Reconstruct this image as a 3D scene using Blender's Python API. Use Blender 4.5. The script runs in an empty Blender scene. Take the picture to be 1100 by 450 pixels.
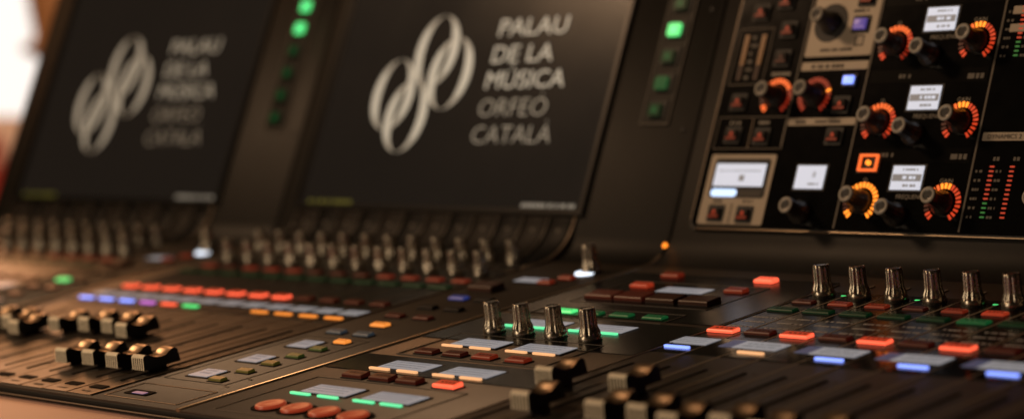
import bpy, bmesh, math, random
from mathutils import Vector, Matrix
random.seed(7)
R = math.radians
K = 0.26                      # metres per layout unit (0.1 unit = one channel pitch)
TD, TP = R(9.79), R(70.25)    # slope of the fader desk and of the upright panel
D0 = 4.26                     # where the two planes meet, along the desk
FL = -(0.75 / K + 0.563)       # floor height in layout units
ZC = 0.75 + 0.563 * K         # height of the layout origin, table top at 0.75 m
S = bpy.context.scene
C = S.collection
if S.world is None:
    S.world = bpy.data.worlds.new("World")

# ------------------------------------------------------------------ materials
def new_mat(name):
    m = bpy.data.materials.new(name)
    m.use_nodes = True
    return m, m.node_tree.nodes, m.node_tree.links, m.node_tree.nodes["Principled BSDF"]

def mat(name, col, rough=.5, metal=0.0, noise=.0, nscale=60, bump=0.0, bscale=900, coat=0.0, rnoise=0.0, spec=.5):
    m, n, l, b = new_mat(name)
    b.inputs["Base Color"].default_value = (*col, 1)
    b.inputs["Roughness"].default_value = rough
    b.inputs["Metallic"].default_value = metal
    b.inputs["Coat Weight"].default_value = coat
    b.inputs["Specular IOR Level"].default_value = spec
    tc = n.new("ShaderNodeTexCoord")
    if noise or rnoise:
        t = n.new("ShaderNodeTexNoise"); t.inputs["Scale"].default_value = nscale; t.inputs["Detail"].default_value = 6
        l.new(tc.outputs["Object"], t.inputs["Vector"])
        if noise:
            r = n.new("ShaderNodeMapRange")
            r.inputs["To Min"].default_value = 1 - noise; r.inputs["To Max"].default_value = 1 + noise
            l.new(t.outputs["Fac"], r.inputs["Value"])
            mx = n.new("ShaderNodeMix"); mx.data_type = 'RGBA'; mx.blend_type = 'MULTIPLY'; mx.inputs["Factor"].default_value = 1
            mx.inputs["A"].default_value = (*col, 1)
            l.new(r.outputs["Result"], mx.inputs["B"]); l.new(mx.outputs["Result"], b.inputs["Base Color"])
        if rnoise:
            r2 = n.new("ShaderNodeMapRange")
            r2.inputs["To Min"].default_value = max(.02, rough - rnoise); r2.inputs["To Max"].default_value = rough + rnoise
            l.new(t.outputs["Fac"], r2.inputs["Value"]); l.new(r2.outputs["Result"], b.inputs["Roughness"])
    if bump:
        t2 = n.new("ShaderNodeTexNoise"); t2.inputs["Scale"].default_value = bscale; t2.inputs["Detail"].default_value = 3
        l.new(tc.outputs["Object"], t2.inputs["Vector"])
        bp = n.new("ShaderNodeBump"); bp.inputs["Strength"].default_value = bump; bp.inputs["Distance"].default_value = .0004
        l.new(t2.outputs["Fac"], bp.inputs["Height"]); l.new(bp.outputs["Normal"], b.inputs["Normal"])
    return m

def glow(name, col, strength, rough=.35, base=None, spec=.5):
    m, n, l, b = new_mat(name)
    b.inputs["Base Color"].default_value = (*(base or [c * .35 for c in col]), 1)
    b.inputs["Roughness"].default_value = rough
    b.inputs["Emission Color"].default_value = (*col, 1)
    b.inputs["Emission Strength"].default_value = strength
    b.inputs["Specular IOR Level"].default_value = spec
    return m

M = {}
M['desk'] = mat('desk_metal', (.046, .034, .023), .43, .25, noise=.18, nscale=30, bump=.25, bscale=1500, rnoise=.06)
M['plate'] = mat('plate_metal', (.031, .0235, .0165), .45, .2, noise=.18, nscale=40, bump=.2, bscale=1500, rnoise=.06)
M['panel'] = mat('panel_metal', (.0125, .0113, .0094), .5, .0, noise=.15, nscale=25, bump=.25, bscale=1500, rnoise=.05, spec=.15)
M['trim'] = mat('trim_metal', (.36, .27, .18), .30, .9, noise=.1, nscale=60)
M['housing'] = mat('housing_paint', (.008, .007, .006), .6, 0, noise=.2, bump=.2, spec=.12)
M['line'] = mat('engraved_line', (.20, .15, .105), .45, .35)
M['rule'] = mat('printed_rule', (.27, .215, .155), .5)
M['legend'] = mat('white_legend', (.60, .58, .56), .5)
M['black'] = mat('matt_black', (.004, .004, .004), .6)
M['slot'] = mat('slot_black', (.002, .002, .002), .8, spec=.1)
M['glass'] = mat('black_glass', (.004, .004, .0045), .08, 0, rnoise=.03, nscale=90)
M['console_black'] = mat('section_black', (.0045, .0045, .0045), .24, rnoise=.05, nscale=90, spec=.15)
M['panel_black'] = mat('panel_black', (.0035, .0035, .0035), .13, rnoise=.03, nscale=90, spec=.2)
M['divider'] = mat('panel_divider', (.085, .07, .052), .5, .2)
M['bay_black'] = mat('bay_black', (.006, .0055, .005), .40, rnoise=.05, nscale=90, spec=.25)
M['tan'] = mat('tan_metal', (.36, .30, .225), .45, .1, noise=.08, nscale=60, bump=.1)
M['capmetal'] = mat('cap_metal', (.30, .21, .13), .32, .85, noise=.3, nscale=500, rnoise=.06)
M['capfront'] = mat('cap_front', (.88, .78, .58), .40, .0, noise=.2, nscale=500)
M['capgroove'] = mat('cap_groove', (.09, .065, .04), .5, .1)
M['capside'] = mat('cap_side', (.006, .005, .005), .45)
M['knob'] = mat('knob_chrome', (.36, .325, .26), .27, .9, noise=.25, nscale=300, rnoise=.08)
M['knobdark'] = mat('knob_rubber', (.055, .052, .047), .28, .3)
M['knobface'] = mat('knob_face', (.34, .31, .26), .45)
M['screen'] = mat('screen_glass', (.008, .007, .006), .19, 0, rnoise=.07, nscale=9)
_b = M['screen'].node_tree.nodes["Principled BSDF"]
_b.inputs["Emission Color"].default_value = (1.0, .78, .60, 1); _b.inputs["Emission Strength"].default_value = .0085
M['bezel'] = mat('bezel_black', (.004, .004, .004), .35)
M['logo'] = glow('screen_white', (.80, .72, .56), .50); M['logomid'] = glow('screen_silver', (.80, .72, .56), .36)
M['logothin'] = glow('screen_grey', (.80, .72, .56), .30)
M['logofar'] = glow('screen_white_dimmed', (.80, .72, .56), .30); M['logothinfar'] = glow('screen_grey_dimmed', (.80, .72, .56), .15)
M['status'] = glow('screen_olive', (.33, .33, .06), .16)
M['note'] = glow('screen_note', (.6, .57, .48), .25)
M['lcd'] = glow('lcd_white', (.76, .80, .92), .72, base=(.3, .3, .32))
M['lcdsoft'] = glow('lcd_soft', (.80, .78, .82), .27, base=(.16, .16, .16))
M['lcddim'] = glow('lcd_dim', (.72, .74, .78), .22, base=(.2, .2, .2))
M['lcdfade'] = glow('lcd_fade', (.35, .42, .8), .10, base=(.05, .05, .06))
M['lcdink'] = glow('lcd_ink', (.30, .29, .31), .45)
M['lcdgrey'] = glow('lcd_grey', (.30, .28, .27), .55)
M['lcdname'] = glow('lcd_name', (.5, .5, .52), .22, base=(.1, .1, .1))
M['red'] = glow('lit_red', (1.0, .115, .05), 1.45, base=(.5, .06, .03))
M['redside'] = glow('lit_red_top', (1.0, .075, .02), .38, base=(.3, .04, .02))
M['orange'] = glow('lit_orange', (1.0, .30, .045), .9)
M['amber'] = glow('lit_amber', (1.0, .50, .22), .95)
M['green'] = glow('lit_green', (.10, .95, .24), 1.0)
M['mint'] = glow('lit_mint', (.16, .95, .42), 1.0)
M['blue'] = glow('lit_blue', (.22, .32, 1.0), 1.9)
M['paleblue'] = glow('lit_pale_blue', (.55, .72, 1.0), 1.4)
M['violet'] = glow('lit_violet', (.70, .20, .80), .95); M['violetlow'] = glow('low_violet', (.25, .17, .75), .28)
M['whiteled'] = glow('lit_white', (.80, .88, 1.0), 2.0)
M['redglow'] = glow('half_red', (1.0, .09, .03), .26, base=(.18, .025, .015), spec=.2)
M['reddim'] = glow('unlit_red_glow', (.8, .09, .04), .016, base=(.085, .022, .013), spec=.2)  # keys that are off, here and below, glow faintly by added emission
M['redlow'] = glow('low_red', (.9, .085, .03), .10, base=(.14, .030, .017), spec=.2)
M['greendim'] = glow('unlit_green_glow', (.05, .5, .15), .016, base=(.005, .030, .012), spec=.12)
M['greenlow'] = glow('low_green', (.06, .6, .16), .085, base=(.008, .045, .018), spec=.12)
M['olive'] = glow('unlit_olive_glow', (.4, .34, .05), .05, base=(.16, .13, .03))
M['oliveg'] = glow('unlit_olive_green_glow', (.2, .34, .06), .05, base=(.09, .12, .03))
M['greykey'] = glow('unlit_grey_glow', (.3, .4, .5), .05, base=(.10, .12, .13))
M['bluelow'] = glow('low_blue', (.10, .16, .8), .16, base=(.03, .04, .12))
M['browkey'] = mat('brown_key', (.060, .025, .015), .4, spec=.25)
M['ovalred'] = glow('oval_red', (1.0, .11, .04), .22, rough=.3, base=(.20, .04, .02))
M['ridge'] = mat('fin_ridge', (.045, .037, .028), .45, .2)
M['ledm'] = glow('led_meter', (1.0, .08, .03), .36)
M['darkkey'] = mat('dark_key', (.009, .006, .005), .45, spec=.12)
M['led1'] = glow('led_yellow', (1.0, .25, .02), 2.0)
M['led2'] = glow('led_orange', (1.0, .15, .025), 1.15)
M['led3'] = glow('led_red', (1.0, .075, .02), .58)
M['led4'] = glow('led_faint', (.9, .06, .02), .22); M['led0'] = glow('led_off_glow', (.8, .05, .02), .03, base=(.05, .008, .005))  # even the off lamps keep a trace of emission
M['ledg'] = glow('led_green', (.05, .45, .08), .22)
M['print'] = mat('panel_print', (.30, .27, .22), .6)
M['bandbar'] = mat('band_bar', (.0042, .004, .0038), .16, spec=.15)
M['printdim'] = mat('panel_print_dim', (.12, .105, .085), .6)
M['ink'] = mat('dark_ink', (.03, .022, .015), .6)
M['finA'] = mat('fin_black', (.004, .004, .004), .5, spec=.1)
M['finB'] = mat('fin_brown', (.013, .0105, .0085), .55, .0, spec=.12)

# ------------------------------------------------------------------ mesh builder (layout units)
class MB:
    def __init__(s):
        s.bm = bmesh.new(); s.mats = []
    def mi(s, k):
        if k not in s.mats: s.mats.append(k)
        return s.mats.index(k)
    def face(s, pts, k, smooth=False):
        vs = [s.bm.verts.new(Vector(p) * K) for p in pts]
        f = s.bm.faces.new(vs); f.material_index = s.mi(k); f.smooth = smooth
        return f
    def box(s, x, y, z, w, d, h, k, bev=0.0, seg=2, top=None, smooth=True):
        """box centred at x,y with its bottom at z; optional other material on the upward faces"""
        r = bmesh.ops.create_cube(s.bm, size=1, matrix=Matrix.Translation(Vector((x, y, z + h / 2)) * K) @ Matrix.Diagonal((w * K, d * K, h * K, 1)))
        vs = r['verts']; fs = set(f for v in vs for f in v.link_faces)
        if bev:
            es = set(e for v in vs for e in v.link_edges)
            b = bmesh.ops.bevel(s.bm, geom=list(vs) + list(es), offset=bev * K, segments=seg, affect='EDGES', profile=.5)
            fs = set(b['faces']) | set(f for f in fs if f.is_valid)
            fs |= set(f for v in b['verts'] for f in v.link_faces)
        for f in fs:
            f.normal_update()
            f.material_index = s.mi(top if (top and f.normal.z > .8) else k); f.smooth = bool(bev) and smooth
        return s
    def rrect(s, x, y, z, w, d, h, r, k, n=5, side=None):
        """rounded rectangle plate"""
        pts = []
        for cx, cy, a0 in ((w/2-r, d/2-r, 0), (-w/2+r, d/2-r, 90), (-w/2+r, -d/2+r, 180), (w/2-r, -d/2+r, 270)):
            for i in range(n + 1):
                a = R(a0 + 90 * i / n); pts.append((x + cx + r * math.cos(a), y + cy + r * math.sin(a)))
        s.prism(pts, z, h, k, side); return s
    def prism(s, pts, z, h, k, side=None):
        s.face([(p[0], p[1], z + h) for p in pts], k)
        n = len(pts)
        for i in range(n):
            a, b = pts[i], pts[(i + 1) % n]
            s.face([(a[0], a[1], z), (b[0], b[1], z), (b[0], b[1], z + h), (a[0], a[1], z + h)], side or k)
        return s
    def frame(s, x0, y0, x1, y1, t, z, h, k):
        s.box((x0+x1)/2, y0+t/2, z, x1-x0, t, h, k); s.box((x0+x1)/2, y1-t/2, z, x1-x0, t, h, k)
        s.box(x0+t/2, (y0+y1)/2, z, t, y1-y0-2*t, h, k); s.box(x1-t/2, (y0+y1)/2, z, t, y1-y0-2*t, h, k); return s
    def lathe(s, prof, k, n=40, flute=None, x=0, y=0, kf=None):
        """prof: (r,z) list bottom to top; flute(i,n,j) scales a radius"""
        rings = []
        for j, (r, z) in enumerate(prof):
            rings.append([s.bm.verts.new(Vector((x + r * (flute(i, n, j) if flute else 1) * math.cos(2*math.pi*i/n), y + r * (flute(i, n, j) if flute else 1) * math.sin(2*math.pi*i/n), z)) * K) for i in range(n)])
        for j in range(len(rings) - 1):
            kk = kf(j) if kf else k
            for i in range(n):
                f = s.bm.faces.new((rings[j][i], rings[j][(i+1) % n], rings[j+1][(i+1) % n], rings[j+1][i]))
                f.material_index = s.mi(kk); f.smooth = True
        f = s.bm.faces.new(rings[-1]); f.material_index = s.mi(kf(len(prof)) if kf else k)
        return s
    def ellipse_ring(s, cx, cy, a, b, ta, tb, z, k, n=56, h=.0006, thin='logothin', mid='logomid'):
        """flat calligraphic ring: thick at the sides (ta), thin above and below (tb)"""
        o, i_ = [], []
        for i in range(n):
            t = 2 * math.pi * i / n
            o.append((cx + a * math.cos(t), cy + b * math.sin(t))); i_.append((cx + (a - ta) * math.cos(t), cy + (b - tb) * math.sin(t)))
        for i in range(n):
            j = (i + 1) % n
            s.face([(*o[i], z + h), (*o[j], z + h), (*i_[j], z + h), (*i_[i], z + h)], k if abs(math.sin(2 * math.pi * (i + .5) / n)) < .62 else (mid if abs(math.sin(2 * math.pi * (i + .5) / n)) < .86 else thin))
            s.face([(*o[j], z + h), (*o[i], z + h), (*o[i], z), (*o[j], z)], k)
        return s
    def text(s, body, x, y, h, k, width=None, bold=0.0, z=.001, align='LEFT', thick=.0006):
        cu = bpy.data.curves.new('lettering', 'FONT'); cu.body = 'A'; cu.size = 1; cu.resolution_u = 3
        ob = bpy.data.objects.new('lettering', cu); C.objects.link(ob)
        def bake(t):
            cu.body = t; bpy.context.view_layer.update()
            return bpy.data.meshes.new_from_object(ob.evaluated_get(bpy.context.evaluated_depsgraph_get()))
        cu.offset = bold
        ma = bake('A'); ch = max(v.co.y for v in ma.vertices)
        me = bake(body)
        xs = [v.co.x for v in me.vertices]; x0, x1 = min(xs), max(xs)
        sy = h / ch; sx = sy if width is None else width / (x1 - x0)
        wd = (x1 - x0) * sx
        ox = x if align == 'LEFT' else x - wd / 2
        mi = s.mi(k)
        vs = [s.bm.verts.new(Vector((ox + (v.co.x - x0) * sx, y + v.co.y * sy, z)) * K) for v in me.vertices]
        fs = []
        for p in me.polygons:
            try:
                f = s.bm.faces.new([vs[i] for i in p.vertices]); f.material_index = mi; fs.append(f)
            except ValueError:
                pass
        ex = bmesh.ops.extrude_face_region(s.bm, geom=fs)
        bmesh.ops.translate(s.bm, verts=[g for g in ex['geom'] if isinstance(g, bmesh.types.BMVert)], vec=(0, 0, thick * K))
        for g in ex['geom']:
            if isinstance(g, bmesh.types.BMFace): g.material_index = mi
        bpy.data.objects.remove(ob); bpy.data.meshes.remove(me); bpy.data.meshes.remove(ma); bpy.data.curves.remove(cu)
        return s
    def scribble(s, x, y, w, h, k, z=.001, rows=1, gap=None, seed=1):
        """tiny unreadable printed words: short dashes in rows"""
        rng = random.Random(seed)
        for r in range(rows):
            yy = y + (r - (rows - 1) / 2) * (gap or h * 2); cx = x - w / 2
            while cx < x + w / 2 - h * .4:
                l = min(rng.uniform(.6, 1.5) * h, x + w / 2 - cx)
                s.box(cx + l / 2, yy, z, l, h, .0005, k); cx += l + h * rng.choice((.3, .3, .9))
        return s
    def mesh(s, name):
        bmesh.ops.recalc_face_normals(s.bm, faces=s.bm.faces)
        me = bpy.data.meshes.new(name); s.bm.to_mesh(me); s.bm.free()
        for k in s.mats: me.materials.append(M[k])
        return me

# ------------------------------------------------------------------ frames
O_D = Vector((0, 0, -1))
O_P = Vector((0, D0 * math.cos(TD), D0 * math.sin(TD) - 1))
AX = {'D': (O_D, TD), 'P': (O_P, TP), 'W': (Vector((0, 0, 0)), 0.0)}
def pos(fr, x, y, z=0.0):
    o, a = AX[fr]
    v = o + Vector((x, y * math.cos(a) - z * math.sin(a), y * math.sin(a) + z * math.cos(a)))
    return v * K + Vector((0, 0, ZC))

def root_at(name, label, cat, loc):
    o = bpy.data.objects.new(name, None); C.objects.link(o); o.location = loc; o.empty_display_size = .1
    o['label'] = label; o['category'] = cat
    return o
console = root_at('mixing_console', 'long dark digital mixing console with two screens, faders and glowing keys', 'mixing console',
                  Vector((-4.4 * K, 3.4 * K, 0.75)))

def part(name, me, fr, x, y, z=0.0, rz=0.0, label=None, parent=None):
    o = bpy.data.objects.new(name, me); C.objects.link(o)
    if parent is None:
        o.parent = console
        o.location = pos(fr, x, y, z) - console.location
        o.rotation_euler = (Matrix.Rotation(AX[fr][1], 3, 'X') @ Matrix.Rotation(rz, 3, 'Z')).to_euler()
    else:
        o.parent = parent; o.location = Vector((x, y, z)) * K; o.rotation_euler = (0, 0, rz)
    if label: o['label'] = label
    return o

_cache = {}
def cached(key, fn):
    if key not in _cache: _cache[key] = fn()
    return _cache[key]

# ------------------------------------------------------------------ swept shell of a bay
def profile(t, d_front=2.722, p_top=1.10, n=10):
    """(Y,Z,normal) polyline: desk, fillet with tangent length t, upright panel"""
    u1 = Vector((0, math.cos(TD), math.sin(TD))); u2 = Vector((0, math.cos(TP), math.sin(TP)))
    n1 = Vector((0, -math.sin(TD), math.cos(TD))); n2 = Vector((0, -math.sin(TP), math.cos(TP)))
    c0 = O_P.copy(); rad = t / math.tan((TP - TD) / 2)
    cen = c0 - u1 * t + n1 * rad
    pts = []
    if d_front < D0 - t: pts.append((O_D + u1 * d_front, n1))
    for i in range(n + 1):
        a = TD + (TP - TD) * i / n
        nn = Vector((0, -math.sin(a), math.cos(a))); pts.append((cen - nn * rad, nn))
    if p_top > t: pts.append((c0 + u2 * p_top, n2))
    return pts
def sweep(mb, prof, x0, x1, k, bev=.004, deep=.03, lift=0.0, smooth=True):
    st = [(x0, -deep), (x0, -bev), (x0 + bev * .3, -bev * .3), (x0 + bev, 0), (x1 - bev, 0), (x1 - bev * .3, -bev * .3), (x1, -bev), (x1, -deep)]
    rows = [[mb.bm.verts.new((Vector((x, 0, 0)) + p + nn * (o + lift)) * K) for x, o in st] for p, nn in prof]
    for a, b in zip(rows, rows[1:]):
        for i in range(len(st) - 1):
            f = mb.bm.faces.new((a[i], a[i+1], b[i+1], b[i])); f.material_index = mb.mi(k); f.smooth = smooth
    for r in (rows[0], rows[-1]):
        f = mb.bm.faces.new(r); f.material_index = mb.mi(k)
    return mb
def world_part(name, mb, label=None):       # mesh already in layout space
    me = mb.mesh(name); off = (console.location - Vector((0, 0, ZC)))
    for v in me.vertices: v.co -= off
    o = bpy.data.objects.new(name, me); C.objects.link(o); o.parent = console
    if label: o['label'] = label
    return o

BAYS = [(-7.12, -5.449), (-5.441, -3.804), (-3.796, -1.80)]
for x0, x1 in BAYS:
    mb = MB(); sweep(mb, profile(.065), x0, x1, 'desk', bev=.004)
    # upright half and fillet get a darker colour, painted shade against lamp glow
    for f in mb.bm.faces:
        if f.calc_center_median().z / K > -.315: f.material_index = mb.mi('panel')
    world_part('console_bay', mb)
# raised trim over each joint
for x in (-5.445, -3.80):
    mb = sweep(MB(), profile(.065), x - .0075, x + .0075, 'trim', bev=.004, deep=.012, lift=.004)
    for f in mb.bm.faces:
        if f.calc_center_median().z / K > -.26: f.material_index = mb.mi('housing')
    world_part('joint_trim', mb)
# housing below and behind
mb = MB()
def yz(fr, d, n):
    v = pos(fr, 0, d, n); return (v.y / K, (v.z - ZC) / K)
_e = yz('D', 2.7185, -.006)
poly = [_e, (_e[0] - .002, _e[1] - .004), (_e[0] - .001, -.5585), (4.75, -.5615), (4.75, .35), yz('P', 1.10, -.04), yz('P', .05, -.032), yz('D', 4.15, -.034), yz('D', 2.74, -.034), yz('D', 2.7215, -.004)]
for xa, xb in ((-7.13, -1.79),):
    a = [(xa, y, z) for y, z in poly]; b = [(xb, y, z) for y, z in poly]
    mb.face(a, 'housing'); mb.face(list(reversed(b)), 'housing')
    for i in range(len(poly)):
        j = (i + 1) % len(poly); mb.face([a[i], b[i], b[j], a[j]], 'housing')
world_part('housing', mb)
mb = MB()     # pale strip painting the highlight along the front lip's lower edge
mb.box(-4.46, _e[0] - .0035, -.5555, 5.34, .006, .003, 'line', bev=.001)
world_part('front_lip_highlight', mb)
for x in (-7.125, -1.795):   # end cheeks
    world_part('end_cheek', sweep(MB(), profile(.065, 2.718, 1.11), x - .012, x + .012, 'housing', bev=.005, deep=.2, lift=.01))

# ------------------------------------------------------------------ repeated controls
def key_mesh(w, d, h, front, top, ink=True):
    def mk():
        mb = MB(); n = h
        # slightly raked cap: low at the front, higher at the back
        a, b = w / 2, d / 2; r = .002
        mb.box(0, 0, -.001, w + .006, d + .006, .002, 'black')
        lo = h * .80
        P = [(-a, -b), (a, -b), (a, b), (-a, b)]
        top_pts = [(-a + r, -b + r, lo), (a - r, -b + r, lo), (a - r, b - r, h), (-a + r, b - r, h)]
        mid = [(-a, -b, lo - r), (a, -b, lo - r), (a, b, h - r), (-a, b, h - r)]
        bot = [(p[0], p[1], 0) for p in P]
        mb.face(top_pts, top)
        for i in range(4):
            j = (i + 1) % 4
            mb.face([mid[i], mid[j], top_pts[j], top_pts[i]], front)
            mb.face([bot[i], bot[j], mid[j], mid[i]], front)
        if ink:
            for t in range(4):
                x = -a * .55 + a * .36 * t
                mb.face([(x, -b * .25, lo + (h-lo)*.40 + .0006), (x + a*.22, -b * .25, lo + (h-lo)*.40 + .0006), (x + a*.22, b * .25, lo + (h-lo)*.66 + .0006), (x, b * .25, lo + (h-lo)*.66 + .0006)], 'ink')
        return mb.mesh('key')
    return cached(('key', w, d, h, front, top, ink), mk)
def key(name, x, d, front, top=None, w=.07, dp=.026, h=.009, ink=True, fr='D', label=None):
    return part(name, key_mesh(w, dp, h, front, top or front, ink), fr, x, d, .0015, label=label)

def bar(x, d, k, w=.062, dp=.011, label=None):
    me = cached(('bar', k, w, dp), lambda: MB().rrect(0, 0, 0, w, dp, .004, min(dp * .45, .005), k, n=4).mesh('bar'))
    return part('colour_bar', me, 'D', x, d, .0025, label=label)

def lcd_mesh(w, d, k, style, seed):
    def mk():
        mb = MB(); mb.box(0, 0, -.001, w + .012, d + .010, .002, 'black'); mb.box(0, 0, .0012, w, d, .0014, k)
        z = .0028
        if style == 'name':
            mb.scribble(0, d * .12, w * .62, d * .16, 'lcdink', z, rows=2, gap=d * .34, seed=seed)
        elif style == 'rows':
            mb.scribble(-w * .05, d * .02, w * .8, d * .07, 'lcdink', z, rows=3, gap=d * .26, seed=seed)
            mb.box(0, d * .42, z, w * .96, d * .05, .0004, 'lcdink')
        elif style == 'eq':
            mb.box(0, 0, z, w * .94, d * .29, .0004, 'lcdgrey')
            mb.scribble(w * .12, 0, w * .5, d * .13, 'lcd', z + .001, seed=seed)
            mb.scribble(w * .08, d * .34, w * .5, d * .08, 'lcdgrey', z, seed=seed + 1)
            mb.scribble(w * .12, -d * .33, w * .42, d * .10, 'lcdgrey', z, seed=seed + 2)
        elif style == 'eight':
            mb.text('8', w * .08, -d * .02, d * .26, 'lcdgrey', z=z, thick=.0004)
            mb.scribble(w * .17, -d * .30, w * .4, d * .09, 'lcdgrey', z, seed=seed)
        elif style == 'faint':
            mb.box(-w * .5 - .019, 0, .0012, .036, d, .0013, 'lcdfade'); mb.scribble(w * .02, -d * .02, w * .74, d * .13, 'lcdname', z, rows=2, gap=d * .36, seed=seed)
        elif style == 'main':
            mb.scribble(0, d * .18, w * .86, d * .05, 'lcddim', z, seed=seed)
            mb.scribble(w * .06, -d * .14, w * .10, d * .26, 'lcdgrey', z, seed=seed + 4)
        return mb.mesh('lcd')
    return cached(('lcd', w, d, k, style, seed), mk)
def lcd(name, x, d, w, dp, k, style, seed=1, fr='D', label=None):
    return part(name, lcd_mesh(w, dp, k, style, seed), fr, x, d, .0015, label=label)

def knob_mesh():
    prof = [(.0240, 0), (.0256, .002), (.0258, .013), (.0240, .0150), (.0246, .0175), (.0240, .0225), (.0212, .0285), (.0198, .0340), (.0195, .0430), (.0190, .0675), (.0186, .0710), (.0172, .0740), (.0152, .0748), (.0144, .0736)]
    def fl(i, n, j):
        if j < 4 or j > 10: return 1.0
        amp = .15 if j < 10 else .12
        return 1 - amp * (0.5 - 0.5 * math.cos(2 * math.pi * i * 9 / n)) ** 3
    mb = MB(); mb.lathe([(.0275, -.001), (.0275, .0015), (.0225, .0016)], 'black', 32)
    mb.lathe(prof, 'knob', 72, fl, kf=lambda j: 'knobdark' if j > 12 else 'knob')
    return mb.mesh('knob')
KNOB = knob_mesh()
def knob(x, d, rz=None, fr='D', label=None):
    return part('knob', KNOB, fr, x, d, .001, rz if rz is not None else random.uniform(0, 6.28), label=label)

def panel_knob_mesh(face):
    # dark turned knob of the upright section: wide skirt, narrow waist, ringed face
    prof = [(.030, 0), (.0305, .003), (.0295, .011), (.0255, .018), (.0215, .025), (.0200, .050), (.0208, .058), (.0208, .062), (.0195, .0645), (.0140, .0652), (.0125, .0635), (.009, .0635)]
    def fl(i, n, j): return 1 - .05 * (0.5 - 0.5 * math.cos(2 * math.pi * i * 12 / n)) if 2 <= j <= 6 else 1.0
    mb = MB(); mb.lathe(prof, 'knobdark', 60, fl, kf=lambda j: face if 7 <= j <= 9 else ('black' if j > 10 else 'knobdark'))
    return mb.mesh('panel_knob')
PK = {'plain': panel_knob_mesh('knobface'), 'pale': panel_knob_mesh('print')}

def ring_mesh(r, pattern):
    """ring of small LEDs, anticlockwise from lower right (-50 deg) to lower left (230 deg)"""
    mb = MB(); n = len(pattern)
    for i, k in enumerate(pattern):
        a = R(-50 + 280 * i / (n - 1)); h = R(280 / (n - 1) * .27)
        r0, r1 = r - .0062, r + .0068
        pts = [(r0 * math.cos(a - h), r0 * math.sin(a - h)), (r1 * math.cos(a - h), r1 * math.sin(a - h)), (r1 * math.cos(a + h), r1 * math.sin(a + h)), (r0 * math.cos(a + h), r0 * math.sin(a + h))]
        mb.prism(pts, 0, .002, k)
    return mb.mesh('led_ring')
PAT = {  # 21 lamps each
 'gain': ['led3'] * 9 + ['led1'] * 3 + ['led2'] * 4 + ['led0'] * 3 + ['led3'] * 2,
 'full': ['led1'] * 16 + ['led0'] * 3 + ['led1'] * 2,
 'half': ['led4'] * 1 + ['led3'] * 6 + ['led2'] * 9 + ['led0'] * 3 + ['led3'] * 2,
 'halfb': ['led4'] * 3 + ['led3'] * 4 + ['led2'] * 9 + ['led0'] * 3 + ['led3'] * 2,
 'faint': ['led4'] * 5 + ['led1'] + ['led4'] * 15,
 'tan': ['led4'] * 21,
 'lowred': ['led4'] * 6 + ['led2'] * 10 + ['led0'] * 3 + ['led2'] * 2,
}
def enc(x, p, pat, r=.043, face='plain', rz=0.0, label=None):
    if pat:
        part('led_ring', cached(('ring', r, pat), lambda: ring_mesh(r, PAT[pat])), 'P', x, p, .0085)
    return part('panel_knob', PK[face], 'P', x, p, .0085, rz, label=label)

def fader_mesh():
    mb = MB(); w = .046
    prof = [(0, .002), (.001, .008), (.002, .030), (.005, .0345), (.010, .0365), (.017, .0355), (.026, .0310), (.036, .0265), (.047, .0245), (.057, .0245), (.065, .0255), (.073, .0302), (.080, .0348), (.086, .0364), (.092, .0360), (.098, .032), (.102, .010), (.102, .002)]
    dish = [0, 0, 0, 0, 0, .001, .002, .003, .0035, .0035, .0035, .0032, .0024, .001, 0, 0, 0, 0]
    n = 11
    xs = [-w / 2 + w * i / n for i in range(n + 1)]
    def drop(i, j): return dish[j] * (1 - (2 * xs[i] / w) ** 2)
    # front and rear faces, ridged in front
    for j in list(range(0, 4)) + list(range(14, len(prof) - 1)):
        (d0, n0), (d1, n1) = prof[j], prof[j + 1]
        ridge = j in (0, 1)
        k = 'capfront' if j < 4 else 'capside'
        for i in range(n):
            o = .0024 if (ridge and i % 2) else 0.0
            kk = 'capgroove' if (ridge and i % 2) else k
            mb.face([(xs[i], d0 + o, n0), (xs[i+1], d0 + o, n0), (xs[i+1], d1 + o, n1), (xs[i], d1 + o, n1)], kk)
            if ridge and i:
                o2 = .0024 if (i - 1) % 2 else 0.0
                mb.face([(xs[i], d0 + o2, n0), (xs[i], d0 + o, n0), (xs[i], d1 + o, n1), (xs[i], d1 + o2, n1)], 'capgroove')
    # dished top as one smooth grid
    rows = [[mb.bm.verts.new(Vector((xs[i], prof[j][0], prof[j][1] - drop(i, j))) * K) for i in range(n + 1)] for j in range(4, 15)]
    for a, b in zip(rows, rows[1:]):
        for i in range(n):
            f = mb.bm.faces.new((a[i], a[i+1], b[i+1], b[i])); f.material_index = mb.mi('capmetal'); f.smooth = True
    for sx in (-1, 1):
        x = sx * w / 2; xi = sx * (w / 2 + .0012)
        mb.face([(x, d, nn) for d, nn in prof], 'capside')
        inner = [(.006, .004), (.007, .025), (.014, .030), (.034, .021), (.056, .0185), (.068, .021), (.082, .031), (.092, .032), (.097, .006)]
        mb.face([(xi, d, nn) for d, nn in inner], 'capside')
        for q in range(len(inner)):
            a, b = inner[q], inner[(q + 1) % len(inner)]
            mb.face([(x, *a), (x, *b), (xi, *b), (xi, *a)], 'capside')
    mb.box(0, .051, -.014, .007, .05, .017, 'capside')
    return mb.mesh('fader_cap')
FADER = fader_mesh()
def fader(x, d_front, n=.012): return part('fader_cap', FADER, 'D', x, d_front, n)
SLOT = MB().rrect(0, 0, 0, .0095, .50, .0012, .004, 'slot').mesh('fader_slot')
def slot(x): return part('fader_slot', SLOT, 'D', x, 3.10, .0022)

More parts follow.
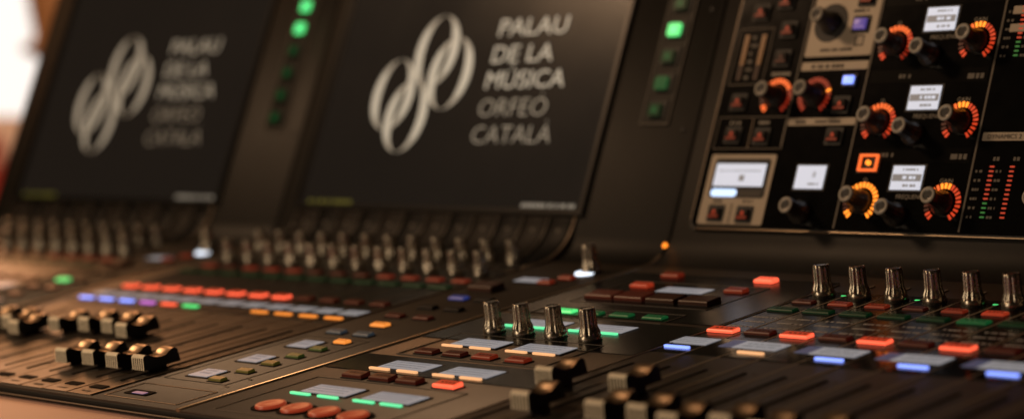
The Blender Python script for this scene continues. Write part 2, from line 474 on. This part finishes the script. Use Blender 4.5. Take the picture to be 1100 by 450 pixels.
# ------------------------------------------------------------------ fader bays (bay 1 and 2 share a layout, 1.645 apart)
def channel_field(xs, d0, d1, name='channel_plate'):
    mb = MB()
    for i, x in enumerate(xs):
        mb.box(x, (d0 + 3.44) / 2, 0, .094, 3.44 - d0, .0012 if i % 2 else .0018, 'plate' if i % 2 else 'desk')
        mb.box(x, (3.455 + d1) / 2, 0, .094, d1 - 3.455, .0016, 'bay_black')
        mb.scribble(x, 2.758, .035, .007, 'printdim', .002, seed=i)
    for i in range(len(xs) + 1):
        x = xs[0] - .05 + .1 * i
        mb.box(x, (d0 + d1) / 2, 0, .0022, d1 - d0, .0024, 'line')
    # printed scale ticks beside every fader slot
    for x in xs:
        for t in range(10):
            mb.box(x + .022, 2.90 + t * .05, .0014, .012 if t % 5 else .018, .0022, .0007, 'printdim')
    return part(name, mb.mesh(name), 'D', 0, 0, .0004)

def fin(x, k):
    pr = profile(.10, 4.09, .112, 12)
    o = sweep(MB(), pr, x - .041, x + .041, k, bev=.004, deep=.012, lift=.004)
    # small hexagonal stud near the top of each fin
    return world_part('channel_fin', o)
STUD = MB().lathe([(.007, 0), (.007, .003), (.005, .004)], 'printdim', 6).mesh('fin_stud')
RIDGE = None
for b, sh in ((2, 0.0), (1, -1.645)):
    xs = [-5.3 + .1 * i + sh for i in range(12)]
    channel_field(xs, 2.735, 4.06)
    for i, x in enumerate(xs):
        slot(x)
        near = i >= 8
        if b == 2: fader(x, (3.05, 3.10, 3.10, 3.06, 3.12, 3.145, 3.15, 3.125, 2.885, 2.895, 2.895, 2.90)[i])
        elif i >= 6: fader(x, 3.10)
        part('channel_window', cached('win', lambda: MB().rrect(0, 0, 0, .056, .022, .0016, .003, 'slot').mesh('channel_window')), 'D', x, 2.792, .0022)
        # key row, name display and colour bar
        if b == 2:
            lit = i < 8
            key('select_key', x, 3.635, 'red' if lit else 'reddim', 'redside' if lit else 'reddim', w=.058, dp=.024, label='lit red channel key' if lit else None)
            lcd('name_display', x, 3.545, .078, .045, 'lcddim', 'name', i % 4)
            bk = {0: 'blue', 1: 'blue', 2: 'blue', 3: 'violet', 4: 'red', 5: 'green', 8: 'orange', 9: 'orange', 10: 'orange', 11: 'orange'}.get(i)
            if bk: bar(x, 3.482, bk, w=.066, dp=.013, label={'blue': 'lit blue bar', 'violet': 'lit violet bar', 'red': 'lit red bar', 'green': 'lit green bar', 'orange': 'lit orange bar'}[bk])
        elif i >= 5:
            key('select_key', x, 3.635, 'reddim'); lcd('name_display', x, 3.545, .078, .045, 'lcddim', 'name', i % 4)
        if b == 2 or i >= 2:
            key('cue_key', x, 3.84, 'greendim', w=.074, dp=.024, h=.0075)
            key('mute_key', x, 3.915, 'redlow' if i in (0, 2, 3, 4, 8, 9, 10, 11) else 'reddim', w=.053, dp=.022, h=.0075)
            knob(x, 3.99).scale = (.86, .86, .92); knob(x - .02, 4.13).scale = (.86, .86, .92)
        fin(x, 'finA' if i % 2 else 'finB')
        part('fin_stud', STUD, 'P', x, .070, .004)
    # thin pale ridges between the fins
    for i in range(13):
        world_part('fin_ridge', sweep(MB(), profile(.10, 4.09, .112, 12), xs[0] - .05 + .1 * i - .0035, xs[0] - .05 + .1 * i + .0035, 'line' if i == 12 else 'ridge', bev=.0015, deep=.012, lift=.007))
    # assign strip right of the faders
    for d in (2.97, 3.11, 3.255): lcd('assign_display', -4.03 + sh, d, .070, .058, 'lcdsoft', 'name', 2)
    for i, d in enumerate((2.933, 3.01, 3.082, 3.153, 3.222)):
        key('assign_key', -3.942 + sh, d, 'oliveg' if i > 2 else 'olive', w=.046, dp=.020, h=.008, ink=False)
    key('assign_key', -3.942 + sh, 3.294, 'orange', 'orange', w=.042, dp=.020, h=.008, label='lit orange assign key')
    key('assign_key', -3.994 + sh, 3.457, 'orange' if b == 2 else 'reddim', w=.052, dp=.022, h=.008, label='lit orange assign key' if b == 2 else None)
    for x, d, k in ((-4.053, 3.37, 'greykey'), (-3.951, 3.368, 'greykey'), (-4.041, 3.547, 'reddim'), (-3.938, 3.546, 'reddim'), (-4.029, 3.644, 'darkkey' if b == 2 else 'green'), (-3.932, 3.642, 'darkkey'), (-4.028, 3.747, 'bluelow' if b == 2 else 'darkkey'), (-3.932, 3.747, 'darkkey')):
        key('assign_key', x + sh, d, k, w=.054, dp=.022, h=.008, label='lit green assign key' if k == 'green' else None)
    key('page_key', -4.04 + sh, 3.854, 'browkey', w=.085, dp=.05, h=.018, ink=False)
    lcd('assign_display', -4.0 + sh, 3.975, .09, .04, 'lcdsoft', 'name', 3)
    key('mute_key', -3.926 + sh, 3.955, 'redlow', w=.045, dp=.022, h=.009); key('mute_key', -3.905 + sh, 4.010, 'redlow', w=.045, dp=.022, h=.009)
    # lone push encoder ringed with white light
    part('light_ring', cached('lr', lambda: MB().lathe([(.030, 0), (.030, .004), (.024, .0055)], 'whiteled', 28).mesh('light_ring')), 'D', -3.905 + sh, 4.082, .0015)
    knob(-3.897 + sh, 4.092)
    mb = MB(); mb.frame(-4.118, 2.748, -3.845, 2.86, .0025, 0, .0012, 'line'); mb.frame(-4.118, 2.91, -3.885, 3.33, .0016, 0, .001, 'printdim')
    mb.box(-4.15, 3.4025, 0, .005, 1.335, .0035, 'line')
    mb.scribble(-3.865, 2.90, .018, .006, 'printdim', .001, seed=3); mb.scribble(-3.865, 2.965, .018, .006, 'printdim', .001, seed=4)
    part('printed_outline', mb.mesh('printed_outline'), 'D', sh, 0, .0006)
    part('layer_display', cached('ld', lambda: MB().rrect(0, 0, 0, .085, .032, .0016, .004, 'slot').rrect(.006, -.004, .001, .046, .016, .0014, .004, 'bluelow').mesh('layer_display')), 'D', -4.04 + sh, 2.792, .001)

# ------------------------------------------------------------------ bay 3: centre section
mb = MB()
mb.box(-3.455, 3.175, 0, .66, .125, .0016, 'console_black'); mb.box(-3.455, 3.53, 0, .66, .25, .0016, 'console_black')
mb.box(-3.455, 3.90, 0, .66, .44, .0014, 'console_black')
mb.box(-3.112, 3.4175, 0, .004, 1.365, .003, 'line')
mb.frame(-3.70, 3.655, -3.27, 3.745, .002, .0014, .0012, 'printdim')
mb.frame(-3.69, 3.80, -3.26, 4.03, .002, .0014, .0012, 'printdim')
mb.frame(-3.72, 2.755, -3.24, 3.04, .002, 0, .0012, 'printdim')
mb.frame(-3.705, 3.255, -3.25, 3.455, .002, 0, .0022, 'printdim')
part('centre_plate', mb.mesh('centre_plate'), 'D', 0, 0, .0006)
COLX = (-3.618, -3.527, -3.412, -3.327)
for d, dl, k, lk in ((2.955, 2.908, 'mint', 'lcdsoft'), (3.172, 3.129, 'amber', 'lcdsoft'), (3.388, 3.345, 'amber', 'lcdsoft'), (3.583, 3.543, 'mint', 'lcdsoft')):
    for x in (-3.567, -3.368): lcd('assign_display', x, d, .146, .058, lk, 'rows', int(d * 10) + int(x * 10))
    for x in COLX: bar(x, dl, k, w=.066, dp=.0078)
for x, rz in ((-3.622, .2), (-3.527, .5), (-3.425, .9), (-3.319, .1)): knob(x, 3.482, rz)
for i, x in enumerate((-3.633, -3.541, -3.447, -3.343)):
    key('layer_key', x, 3.284, 'redlow' if i > 1 else 'reddim', w=.058, dp=.026, h=.009)
for i, x in enumerate((-3.622, -3.533, -3.446, -3.329)):
    key('layer_key', x, 3.066, 'red' if i == 3 else 'reddim', 'redside' if i == 3 else 'reddim', w=.064, dp=.028, h=.011, label='lit red layer key' if i == 3 else None)
mb = MB()   # dished oval keys in black wells
mb.rrect(0, 0, 0, .084, .074, .0025, .03, 'slot', 6)
mb.lathe([(.033, .0), (.033, .0055), (.0315, .0080), (.028, .0086), (.020, .0070), (.008, .0062)], 'ovalred', 40, kf=lambda j: 'ovalred')
OV = mb.mesh('oval_key')
for x in (-3.60, -3.515, -3.425, -3.335): part('oval_key', OV, 'D', x, 2.815, .001)
for i, x in enumerate((-3.631, -3.534, -3.433, -3.330)): key('page_key', x, 3.86, 'reddim' if i < 2 else 'browkey', w=.088, dp=.05, h=.013, ink=False)
for i, x in enumerate((-3.607, -3.520, -3.427, -3.325)): key('cue_key', x, 3.70, 'green' if i == 0 else 'greenlow', w=.060, dp=.024, h=.007, label='lit green key' if i == 0 else None)
lcd('assign_display', -3.465, 3.962, .145, .05, 'lcdsoft', 'rows', 5)
for x, d, k in ((-3.615, 3.975, 'redglow'), (-3.617, 4.09, 'redlow'), (-3.317, 3.976, 'redlow'), (-3.318, 4.088, 'red')):
    key('mute_key', x, d, k, w=.056, dp=.026, h=.011, label='lit red mute key' if k == 'red' else None)

# bay 3: right fader block
xs = [-3.07 + .1 * i for i in range(12)]
mb = MB()
for i, x in enumerate(xs):
    mb.box(x, 3.0875, 0, .0965, .705, .0012 if i % 2 else .0016, 'desk')
    mb.box(x, 3.80, 0, .0965, .47, .0016, 'console_black')
    mb.box(x + .05, 3.4225, 0, .0050, 1.375, .0022, 'rule')
    # rows of fine white print between the keys
    for d in (3.69, 3.735, 3.775): mb.scribble(x + .005, d, .07, .007, 'legend', .0017, seed=i * 7 + int(d * 100))
    for t in range(10): mb.box(x + .022, 2.90 + t * .05, .0014, .012 if t % 5 else .018, .0022, .0007, 'printdim')
mb.box(-2.52, 3.515, 0, 1.19, .13, .0022, 'glass')
part('channel_plate', mb.mesh('channel_plate'), 'D', 0, 0, .0004)
for i, x in enumerate(xs):
    slot(x)
    if i < 10: fader(x, (3.09, 2.925, 3.09, 2.92, 2.925, 2.895, 2.92, 2.90, 2.915, 2.91)[i], .019)
    if i % 2 == 0:
        key('select_key', x, 3.637, 'red', 'redside', w=.072, dp=.026, h=.0095, label='lit red channel key')
        w = .10 if i == 0 else .14
        lcd('name_display', x if i == 0 else x - .020, 3.545, .10 if i == 0 else .115, .052, 'lcdsoft', 'rows' if i == 0 else 'faint', i)
        bar(x, 3.486, 'amber' if i == 2 else 'blue', w=.070, dp=.0088, label='lit orange bar' if i == 2 else 'lit blue bar')
    else:
        key('select_key', x, 3.640, 'reddim', w=.070, dp=.026, h=.009)
    key('cue_key', x, 3.84, ('greendim', 'greendim', 'greendim', 'greendim', 'greendim', 'greenlow', 'greendim')[i % 7], w=.072, dp=.024, h=.0075)
    key('mute_key', x, 3.917, 'redglow' if i == 5 else ('redlow' if i % 3 else 'reddim'), w=.054, dp=.022, h=.0075)
    if i < 9:
        knob(x, 3.988)
        if i % 2 == 0: part('signal_light', cached('sl', lambda: MB().rrect(0, 0, 0, .013, .006, .0018, .0025, 'green', 3).mesh('signal_light')), 'D', x + .045, 4.002, .001)

# ------------------------------------------------------------------ screens
mb = MB()
for cx, cy in ((-4.898, .6185), (-4.814, .545), (-5.046, .482), (-4.963, .411)):
    mb.ellipse_ring(cx, cy, .092, .114, .035, .0010, .0008 + .0004 * (cx + 5.1), 'logo')
EMBLEM = mb.mesh('emblem')
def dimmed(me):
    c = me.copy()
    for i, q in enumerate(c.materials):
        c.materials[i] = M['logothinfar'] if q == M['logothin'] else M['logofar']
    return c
mb = MB()
for t, p, w, k, b in (('PALAU', .655, .278, 'logo', -.004), ('DE LA', .5715, .247, 'logo', -.004), ('M\u00daSICA', .4915, .320, 'logo', -.004), ('ORFE\u00d3', .4060, .276, 'logothin', -.02), ('CATAL\u00c0', .3235, .320, 'logothin', -.02)):
    mb.text(t, -4.645, p, .0525, k, width=w, bold=b)
WORDS = mb.mesh('lettering')
STATUS = MB().scribble(-5.205, .137, .215, .014, 'status', .0008, seed=5).mesh('status_text')
NOTE = MB().scribble(-4.265, .141, .21, .012, 'note', .0008, seed=9).mesh('corner_text')
for sh in (0.0, -1.645):
    mb = MB(); xa, xb, pa, pb = -5.348, -4.142, .122, 1.03
    mb.box((xa + xb) / 2, (pa + pb) / 2, 0, xb - xa, pb - pa, .003, 'screen')
    o = part('touch_screen', mb.mesh('touch_screen'), 'P', sh, 0, .001)
    mb = MB(); mb.frame(xa - .030, pa - .006, xb + .016, pb + .03, .0145, 0, .010, 'bezel')
    mb.box(xa - .0075, (pa + pb) / 2, 0, .016, pb - pa, .006, 'bezel')
    part('bezel', mb.mesh('bezel'), 'P', 0, 0, 0, parent=o)
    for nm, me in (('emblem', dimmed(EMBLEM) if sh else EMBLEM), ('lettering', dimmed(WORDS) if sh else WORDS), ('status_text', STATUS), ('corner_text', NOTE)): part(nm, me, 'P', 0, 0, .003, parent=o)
# strips of green function keys beside each screen
for sh, lit in ((0.0, (3,)), (-1.645, (4, 5))):
    mb = MB(); mb.frame(-3.998, .375, -3.897, .98, .003, 0, .003, 'printdim'); mb.box(-3.9475, .6775, -.001, .094, .598, .0022, 'panel')
    part('function_key_frame', mb.mesh('function_key_frame'), 'P', sh, 0, .0015)
    for i in range(7):
        k = 'green' if i in lit else ('greenlow' if sh == 0 and i in (1, 3) else 'greendim')
        p = .416 + .0765 * i
        def mk(k=k):
            mb = MB(); mb.box(.006, 0, 0, .064, .050, .004, 'black'); mb.rrect(0, -.002, .003, .044, .036, .008, .006, k, 4)
            mb.prism([(-.011, -.011), (.011, -.011), (.006, .007), (-.006, .007)], .011, .0008, 'mint' if k == 'green' else 'greenlow')
            return mb.mesh('function_key')
        part('function_key', cached(('fk', k), mk), 'P', -3.949 + sh, p, .003, label='lit green function key' if k == 'green' else None)
    for p in (.70, .36):
        part('panel_screw', cached('scr', lambda: MB().lathe([(.007, 0), (.007, .001), (.004, .0012)], 'black', 12).mesh('panel_screw')), 'P', -3.84 + sh, p, .0008)
# tiny amber lamp at the foot of the joint
part('amber_lamp', MB().lathe([(.007, 0), (.007, .006), (.004, .009)], 'led1', 14).mesh('amber_lamp'), 'P', -3.80, .040, .004)

# ------------------------------------------------------------------ upright channel section (bay 3)
mb = MB(); xa, xb, pa, pb = -3.735, -1.86, .088, 1.06
mb.rrect((xa + xb) / 2, (pa + pb) / 2, 0, xb - xa, pb - pa, .006, .022, 'bezel', 6)
mb.rrect((xa + xb) / 2, (pa + pb) / 2, .006, xb - xa - .014, pb - pa - .014, .0015, .018, 'panel_black', 6)
mb.box((xa + xb) / 2, pa + .0015, .001, xb - xa - .05, .0035, .007, 'trim', bev=.001)  # bright strip in place of the highlight on the frame's lower edge
mb.box(xa + .0015, (pa + pb) / 2, .001, .003, pb - pa - .05, .006, 'line')
part('channel_section', mb.mesh('channel_section'), 'P', 0, 0, .001)
mb = MB(); z = .0088
for x in (-2.912, -3.272): mb.box(x, .55, z - .002, .005, .90, .003, 'divider')
mb.box(-3.492, .66, z - .002, .004, .70, .003, 'divider')
# band headers and their print
for p in (.287, .488, .690, .892):
    mb.box(-3.092, p, z - .002, .34, .034, .0026, 'bandbar'); mb.scribble(-2.955, p - .004, .045, .013, 'printdim', z + .0008, seed=2); mb.scribble(-3.155, p, .04, .010, 'printdim', z + .0008, seed=8)
for dp in (0, .202, .404, .606):
    mb.text('GAIN', -2.975, .2185 + dp, .0105, 'print', align='C', z=z, thick=.0004)
    mb.text('Q', -3.208, .2185 + dp, .0105, 'print', align='C', z=z, thick=.0004)
    mb.text('FREQUENCY', -3.065, .178 + dp, .0105, 'print', align='C', z=z, thick=.0004)
part('band_header', mb.mesh('band_header'), 'P', 0, 0, 0)
for b in range(4):
    p = .168 + .202 * b
    enc(-2.973, p, 'gain', rz=.3); enc(-3.208, p, ('full', 'half', 'halfb', 'half')[b], rz=.1); enc(-3.098, p - .030, None, rz=.6)
    lcd('band_display', -3.087, p + .0615, .088, .060, 'lcd', 'eq', 20 + b, fr='P').location += Vector((0, -.0075 * math.sin(TP), .0075 * math.cos(TP))) * K
def pp(o, n=.0075):
    o.location += Vector((0, -n * math.sin(TP), n * math.cos(TP))) * K; return o
# lit square icon key
mb = MB(); mb.box(0, 0, -.001, .066, .05, .003, 'black'); mb.frame(-.027, -.021, .027, .021, .0045, .002, .007, 'led2'); mb.lathe([(.0062, .002), (.0062, .009), (.004, .0095)], 'led1', 16)
pp(part('band_key', mb.mesh('band_key'), 'P', -3.207, .266, .001, label='lit orange square key'))

def plate(name, x0, x1, p0, p1, k='tan', r=.006):
    return pp(part(name, MB().rrect(0, 0, 0, x1 - x0, p1 - p0, .0025, r, k, 4).mesh(name), 'P', (x0 + x1) / 2, (p0 + p1) / 2, .0005))
def pbutton(x, p, k, name='section_key', w=.052, h=.046, label=None):
    def mk():
        mb = MB(); mb.rrect(0, 0, 0, w, h, .0035, .004, 'black', 3); mb.box(0, -.001, .003, w * .72, h * .62, .007, 'darkkey' if k in ('redlow', 'reddim') else k, bev=.002)
        mb.box(0, -h * .22, .0096, w * .62, h * .14, .001, k)
        mb.prism([(-w * .12, -h * .07), (w * .12, -h * .07), (w * .04, h * .15), (-w * .04, h * .15)], .0101, .0006, 'redglow' if k == 'redlow' else k)
        return mb.mesh(name)
    return pp(part(name, cached(('pb', k, w, h), mk), 'P', x, p, .0025, label=label))
# column one
mb = MB()
for x in (-3.684, -3.628):
    for i in range(12):
        k = ('reddim', 'browkey')[0] if i > 9 else 'meter'
        mb.box(x, .496 + .0105 * i, .001, .013, .0082, .0015, 'browkey' if i < 4 else 'meterlow')
M['meter'] = glow('meter_amber', (.8, .28, .03), .12); M['meterlow'] = glow('meter_low', (.8, .26, .03), .11, base=(.1, .04, .01))
for i in range(6): mb.scribble(-3.656, .498 + .022 * i, .020, .010, 'printdim', .001, seed=i)
mb.frame(-3.713, .478, -3.600, .634, .002, 0, .0015, 'divider')
pp(part('level_meter', mb.mesh('level_meter'), 'P', 0, 0, .001))
pbutton(-3.654, .677, 'redlow'); pbutton(-3.579, .705, 'redlow'); pbutton(-3.551, .625, 'redlow'); pbutton(-3.550, .547, 'reddim'); pbutton(-3.661, .430, 'redlow')
enc(-3.545, .443, 'lowred', face='pale')
mb = MB(); mb.frame(-3.714, .303, -3.488, .390, .002, 0, .002, 'divider'); mb.scribble(-3.655, .374, .04, .008, 'print', .001, seed=3); mb.scribble(-3.56, .374, .04, .008, 'print', .001, seed=4); mb.box(-3.60, .345, 0, .002, .08, .0018, 'line')
mb.scribble(-3.545, .505, .06, .009, 'print', .001, seed=6)
pp(part('key_group', mb.mesh('key_group'), 'P', 0, 0, .001))
pbutton(-3.655, .340, 'redlow'); pbutton(-3.560, .336, 'redlow')
plate('tan_plate', -3.708, -3.496, .101, .288)
lcd('channel_display', -3.600, .232, .162, .060, 'lcd', 'main', 31, fr='P'); pp(_o := [o for o in console.children if o.name.startswith('channel_display')][-1], .0105)
mb = MB(); mb.rrect(0, 0, 0, .180, .104, .0015, .008, 'black', 4); mb.rrect(-.040, -.040, .0015, .084, .020, .002, .009, 'paleblue', 4); mb.rrect(.045, -.042, .0015, .075, .015, .0012, .004, 'ink', 3)
pp(part('display_window', mb.mesh('display_window'), 'P', -3.600, .2245, .0032))
mb = MB(); mb.box(-3.605, .130, 0, .002, .055, .0008, 'ink'); mb.scribble(-3.652, .163, .035, .007, 'ink', 0, seed=2); mb.scribble(-3.556, .163, .03, .007, 'ink', 0, seed=5)
pp(part('plate_print', mb.mesh('plate_print'), 'P', 0, 0, .0034))
pbutton(-3.652, .130, 'redlow'); pbutton(-3.558, .128, 'redlow')
# column two
plate('tan_plate', -3.482, -3.276, .548, .735)
enc(-3.422, .638, 'tan', face='pale', label='knob with dim red ring on tan plate')
pp(part('knob_well', MB().lathe([(.052, 0), (.052, .0006), (.05, .0008)], 'black', 40).mesh('knob_well'), 'P', -3.420, .638, .0024))
pbutton(-3.324, .630, 'violetlow', label='dimly lit violet key'); pbutton(-3.321, .700, 'redlow')
mb = MB(); mb.scribble(-3.385, .565, .10, .007, 'ink', 0, seed=4); mb.scribble(-3.43, .715, .07, .009, 'ink', 0, seed=14); mb.scribble(-3.33, .667, .05, .007, 'ink', 0, seed=15)
mb.frame(-3.334, .573, -3.306, .601, .003, 0, .0006, 'ink'); pp(part('plate_print', mb.mesh('plate_print'), 'P', 0, 0, .0034)); mb = MB()
mb.scribble(-3.40, .521, .10, .009, 'ink', 0, seed=24); pp(part('plate_print', mb.mesh('plate_print'), 'P', 0, 0, .0034)); mb = MB()
mb.scribble(-3.445, .374, .03, .010, 'ink', 0, seed=25); mb.scribble(-3.36, .374, .08, .006, 'ink', 0, seed=26)
pp(part('plate_print', mb.mesh('plate_print'), 'P', 0, 0, .0034))
plate('tan_plate', -3.482, -3.276, .511, .533, r=.003); plate('tan_plate', -3.484, -3.276, .365, .384, r=.003)
enc(-3.422, .443, 'faint', face='pale')
pbutton(-3.321, .482, 'blue', w=.044, h=.034, label='lit blue key'); pbutton(-3.330, .417, 'redlow'); pbutton(-3.330, .335, 'redlow')
lcd('channel_display', -3.376, .229, .088, .060, 'lcd', 'eight', 41, fr='P'); pp([o for o in console.children if o.name.startswith('channel_display')][-1])
enc(-3.382, .137, None, face='plain')
# dynamics column: two meters under headings
def tower(x, p0, p1, n, cut, seed):
    for i in range(n):
        k = 'ledg' if i < cut else 'ledm'
        mb.box(x, p0 + (p1 - p0) * i / (n - 1), 0, .0115, .0036, .002, k)
    for i in range(0, n, 2): mb.scribble(x - .034, p0 + (p1 - p0) * i / (n - 1), .018, .006, 'printdim', 0, seed=seed + i)
mb = None
for dp in (0, .395):
    for x, cut, sd in ((-2.858, 4, 3), (-2.804, 0, 30)):
        mb = MB(); tower(x, .137 + dp, .259 + dp, 12, cut, sd); mb.scribble(x + .008, .278 + dp, .02, .009, 'printdim', 0, seed=1)
        pp(part('level_meter', mb.mesh('level_meter'), 'P', 0, 0, .001))
for p, t in ((.332, 'DYNAMICS 2'), (.727, 'DYNAMICS 1')):
    plate('tan_plate', -2.900, -2.55, p - .010, p + .010, r=.002)
    mb = MB(); mb.text(t, -2.886, p - .0055, .011, 'ink', z=0, thick=.0004); pp(part('plate_print', mb.mesh('plate_print'), 'P', 0, 0, .0034))
for p in (.601, .646): plate('tan_plate', -2.888, -2.80, p - .010, p + .010, r=.002)
enc(-2.70, .168, 'gain'); enc(-2.70, .37, 'half'); enc(-2.70, .57, 'half')

# ------------------------------------------------------------------ table
def top_thing(name, me_mb, label, cat, loc, mats=None):
    me = me_mb.mesh(name); o = bpy.data.objects.new(name, me); C.objects.link(o); o.location = loc
    o['label'] = label; o['category'] = cat; return o
M['wood'] = mat('table_wood', (.56, .33, .26), .5, 0, noise=.18, nscale=9, bump=.1, bscale=60)
table = root_at('table', 'pale pinkish wooden table carrying the mixing console', 'table', Vector((-4.4 * K, 2.9 * K, 0)))
def tpart(name, mb, z):
    o = bpy.data.objects.new(name, mb.mesh(name)); C.objects.link(o); o.parent = table; o.location = (0, 0, z); return o
tpart('tabletop', MB().box(0, .35, 0, 6.6, 3.7, .12, 'wood', bev=.02), .75 - .1199 * K)
for sx in (-1, 1):
    for sy in (-1.3, 2.0):
        o = tpart('leg', MB().box(0, 0, 0, .25, .25, (.75 - .125 * K) / K, 'wood', bev=.01), 0); o.location = (sx * 3.0 * K, sy * K, 0)

# ------------------------------------------------------------------ hall behind: bright window, turned post, seat
def rel(x, y, z): return Vector((x, y, z)) * K + Vector((0, 0, ZC))
M['daylight'] = glow('daylight_pane', (1.0, .93, .87), 1.06)
M['walnut'] = mat('post_wood', (.36, .17, .07), .5, 0, noise=.2, nscale=20)
M['frame_paint'] = mat('window_frame', (.55, .45, .36), .5)
M['seatshell'] = mat('seat_shell', (.85, .62, .50), .6); M['seatred'] = mat('seat_red', (.42, .035, .02), .7)
win = root_at('window', 'tall bright white window behind the left end of the console', 'window', rel(-15.5, 9.6, FL))
win.rotation_euler = (0, 0, R(58))
def wpart(root, name, mb, x=0, y=0, z=0):
    o = bpy.data.objects.new(name, mb.mesh(name)); C.objects.link(o); o.parent = root; o.location = Vector((x, y, z)) * K; return o
mb = MB(); mb.box(0, 0, 0, 4.4, .03, 6.0, 'daylight'); wpart(win, 'pane', mb, 0, 0, .2)
mb = MB(); mb.box(0, 0, 0, 4.8, .16, .2, 'frame_paint'); mb.box(0, 0, 6.2, 4.8, .16, .2, 'frame_paint'); mb.box(-2.3, 0, .2, .2, .16, 6.0, 'frame_paint'); mb.box(2.3, 0, .2, .2, .16, 6.0, 'frame_paint')
wpart(win, 'frame', mb)

post = root_at('wooden_post', 'turned brown wooden post with a knob, in front of the bright window', 'post', rel(-12.06, 7.69, FL))
zz = lambda z: z - FL
prof = [(.30, 0), (.30, .3), (.17, .45), (.16, 1.2), (.17, 3.2), (.185, zz(.50)), (.19, zz(.58)), (.22, zz(.62)), (.30, zz(.645)), (.305, zz(.67)), (.29, zz(.69)), (.235, zz(.72)), (.225, zz(.76)), (.245, zz(.86)), (.27, zz(1.0)), (.27, zz(1.6))]
wpart(post, 'shaft', MB().lathe(prof, 'walnut', 32))
seat = root_at('theatre_seat', 'pale pink hall seat with a red cushion behind the console', 'seat', rel(-12.35, 7.35, FL)); seat.rotation_euler = (0, 0, R(58))
wpart(seat, 'backrest', MB().box(0, 0, 1.7, 1.9, .16, zz(.24) - 1.7, 'seatshell', bev=.06), 0, .10, 0)
wpart(seat, 'backrest_cushion', MB().box(-.75, 0, 1.9, 1.5, .14, zz(.12) - 1.9, 'seatred', bev=.05), .02, -.03, 0)
wpart(seat, 'seat', MB().box(0, 0, 1.5, 1.8, 1.6, .25, 'seatred', bev=.08), 0, -.8, 0)
for sx in (-.8, .8): wpart(seat, 'leg', MB().box(sx, 0, 0, .12, 1.0, 1.5, 'walnut', bev=.02), 0, -.5, 0)
# ------------------------------------------------------------------ light
def area(name, loc, target, size, power, col, size_y=None):
    ld = bpy.data.lights.new(name, 'AREA'); ld.energy = power; ld.color = col; ld.size = size
    if size_y: ld.shape = 'RECTANGLE'; ld.size_y = size_y
    o = bpy.data.objects.new(name, ld); C.objects.link(o); o.location = loc
    o.rotation_euler = (Vector(target) - Vector(loc)).to_track_quat('-Z', 'Y').to_euler(); return o
warm = (1.0, .62, .34)
area('warm_key_lamp', rel(-8.75, 1.45, 4.75), rel(-4.2, 3.1, -.4), .30, 11.5, (1.0, .61, .34))
area('low_side_fill', rel(-5.3, -.3, .05), rel(-3.8, 3.3, -.4), .35, 4.6, (1.0, .74, .50), .8)  # added low fill for the knob highlights and fader cap fronts
area('warm_side_lamp', rel(-10.5, 6.5, 2.0), rel(-5.0, 3.0, -.5), .6, 6.5, (1.0, .43, .17))
area('post_seat_fill', rel(-9.9, 5.2, 2.6), rel(-12.2, 7.5, .4), .3, 6, (1.0, .66, .42))  # added fill with no real source, brightens the post and seat
w = S.world; w.use_nodes = True
bg = w.node_tree.nodes['Background']; bg.inputs[0].default_value = (.9, .62, .42, 1); bg.inputs[1].default_value = .010

# ------------------------------------------------------------------ camera
cd = bpy.data.cameras.new('camera'); cam = bpy.data.objects.new('camera', cd); C.objects.link(cam)
cam.location = (0, 0, ZC); cam.rotation_euler = (R(90 - 1.443), 0, R(46.10))
cd.sensor_width = 36; cd.lens = 2356.46 / 1100 * 36; cd.clip_start = .02; cd.clip_end = 60
cd.dof.use_dof = True; cd.dof.focus_distance = 4.80 * K; cd.dof.aperture_fstop = 3.9; cd.dof.aperture_blades = 0
S.camera = cam
S.view_settings.view_transform = 'Standard'; S.view_settings.look = 'None'; S.view_settings.exposure = 0; S.view_settings.gamma = 1
S.render.engine = 'CYCLES'; S.cycles.use_denoising = True
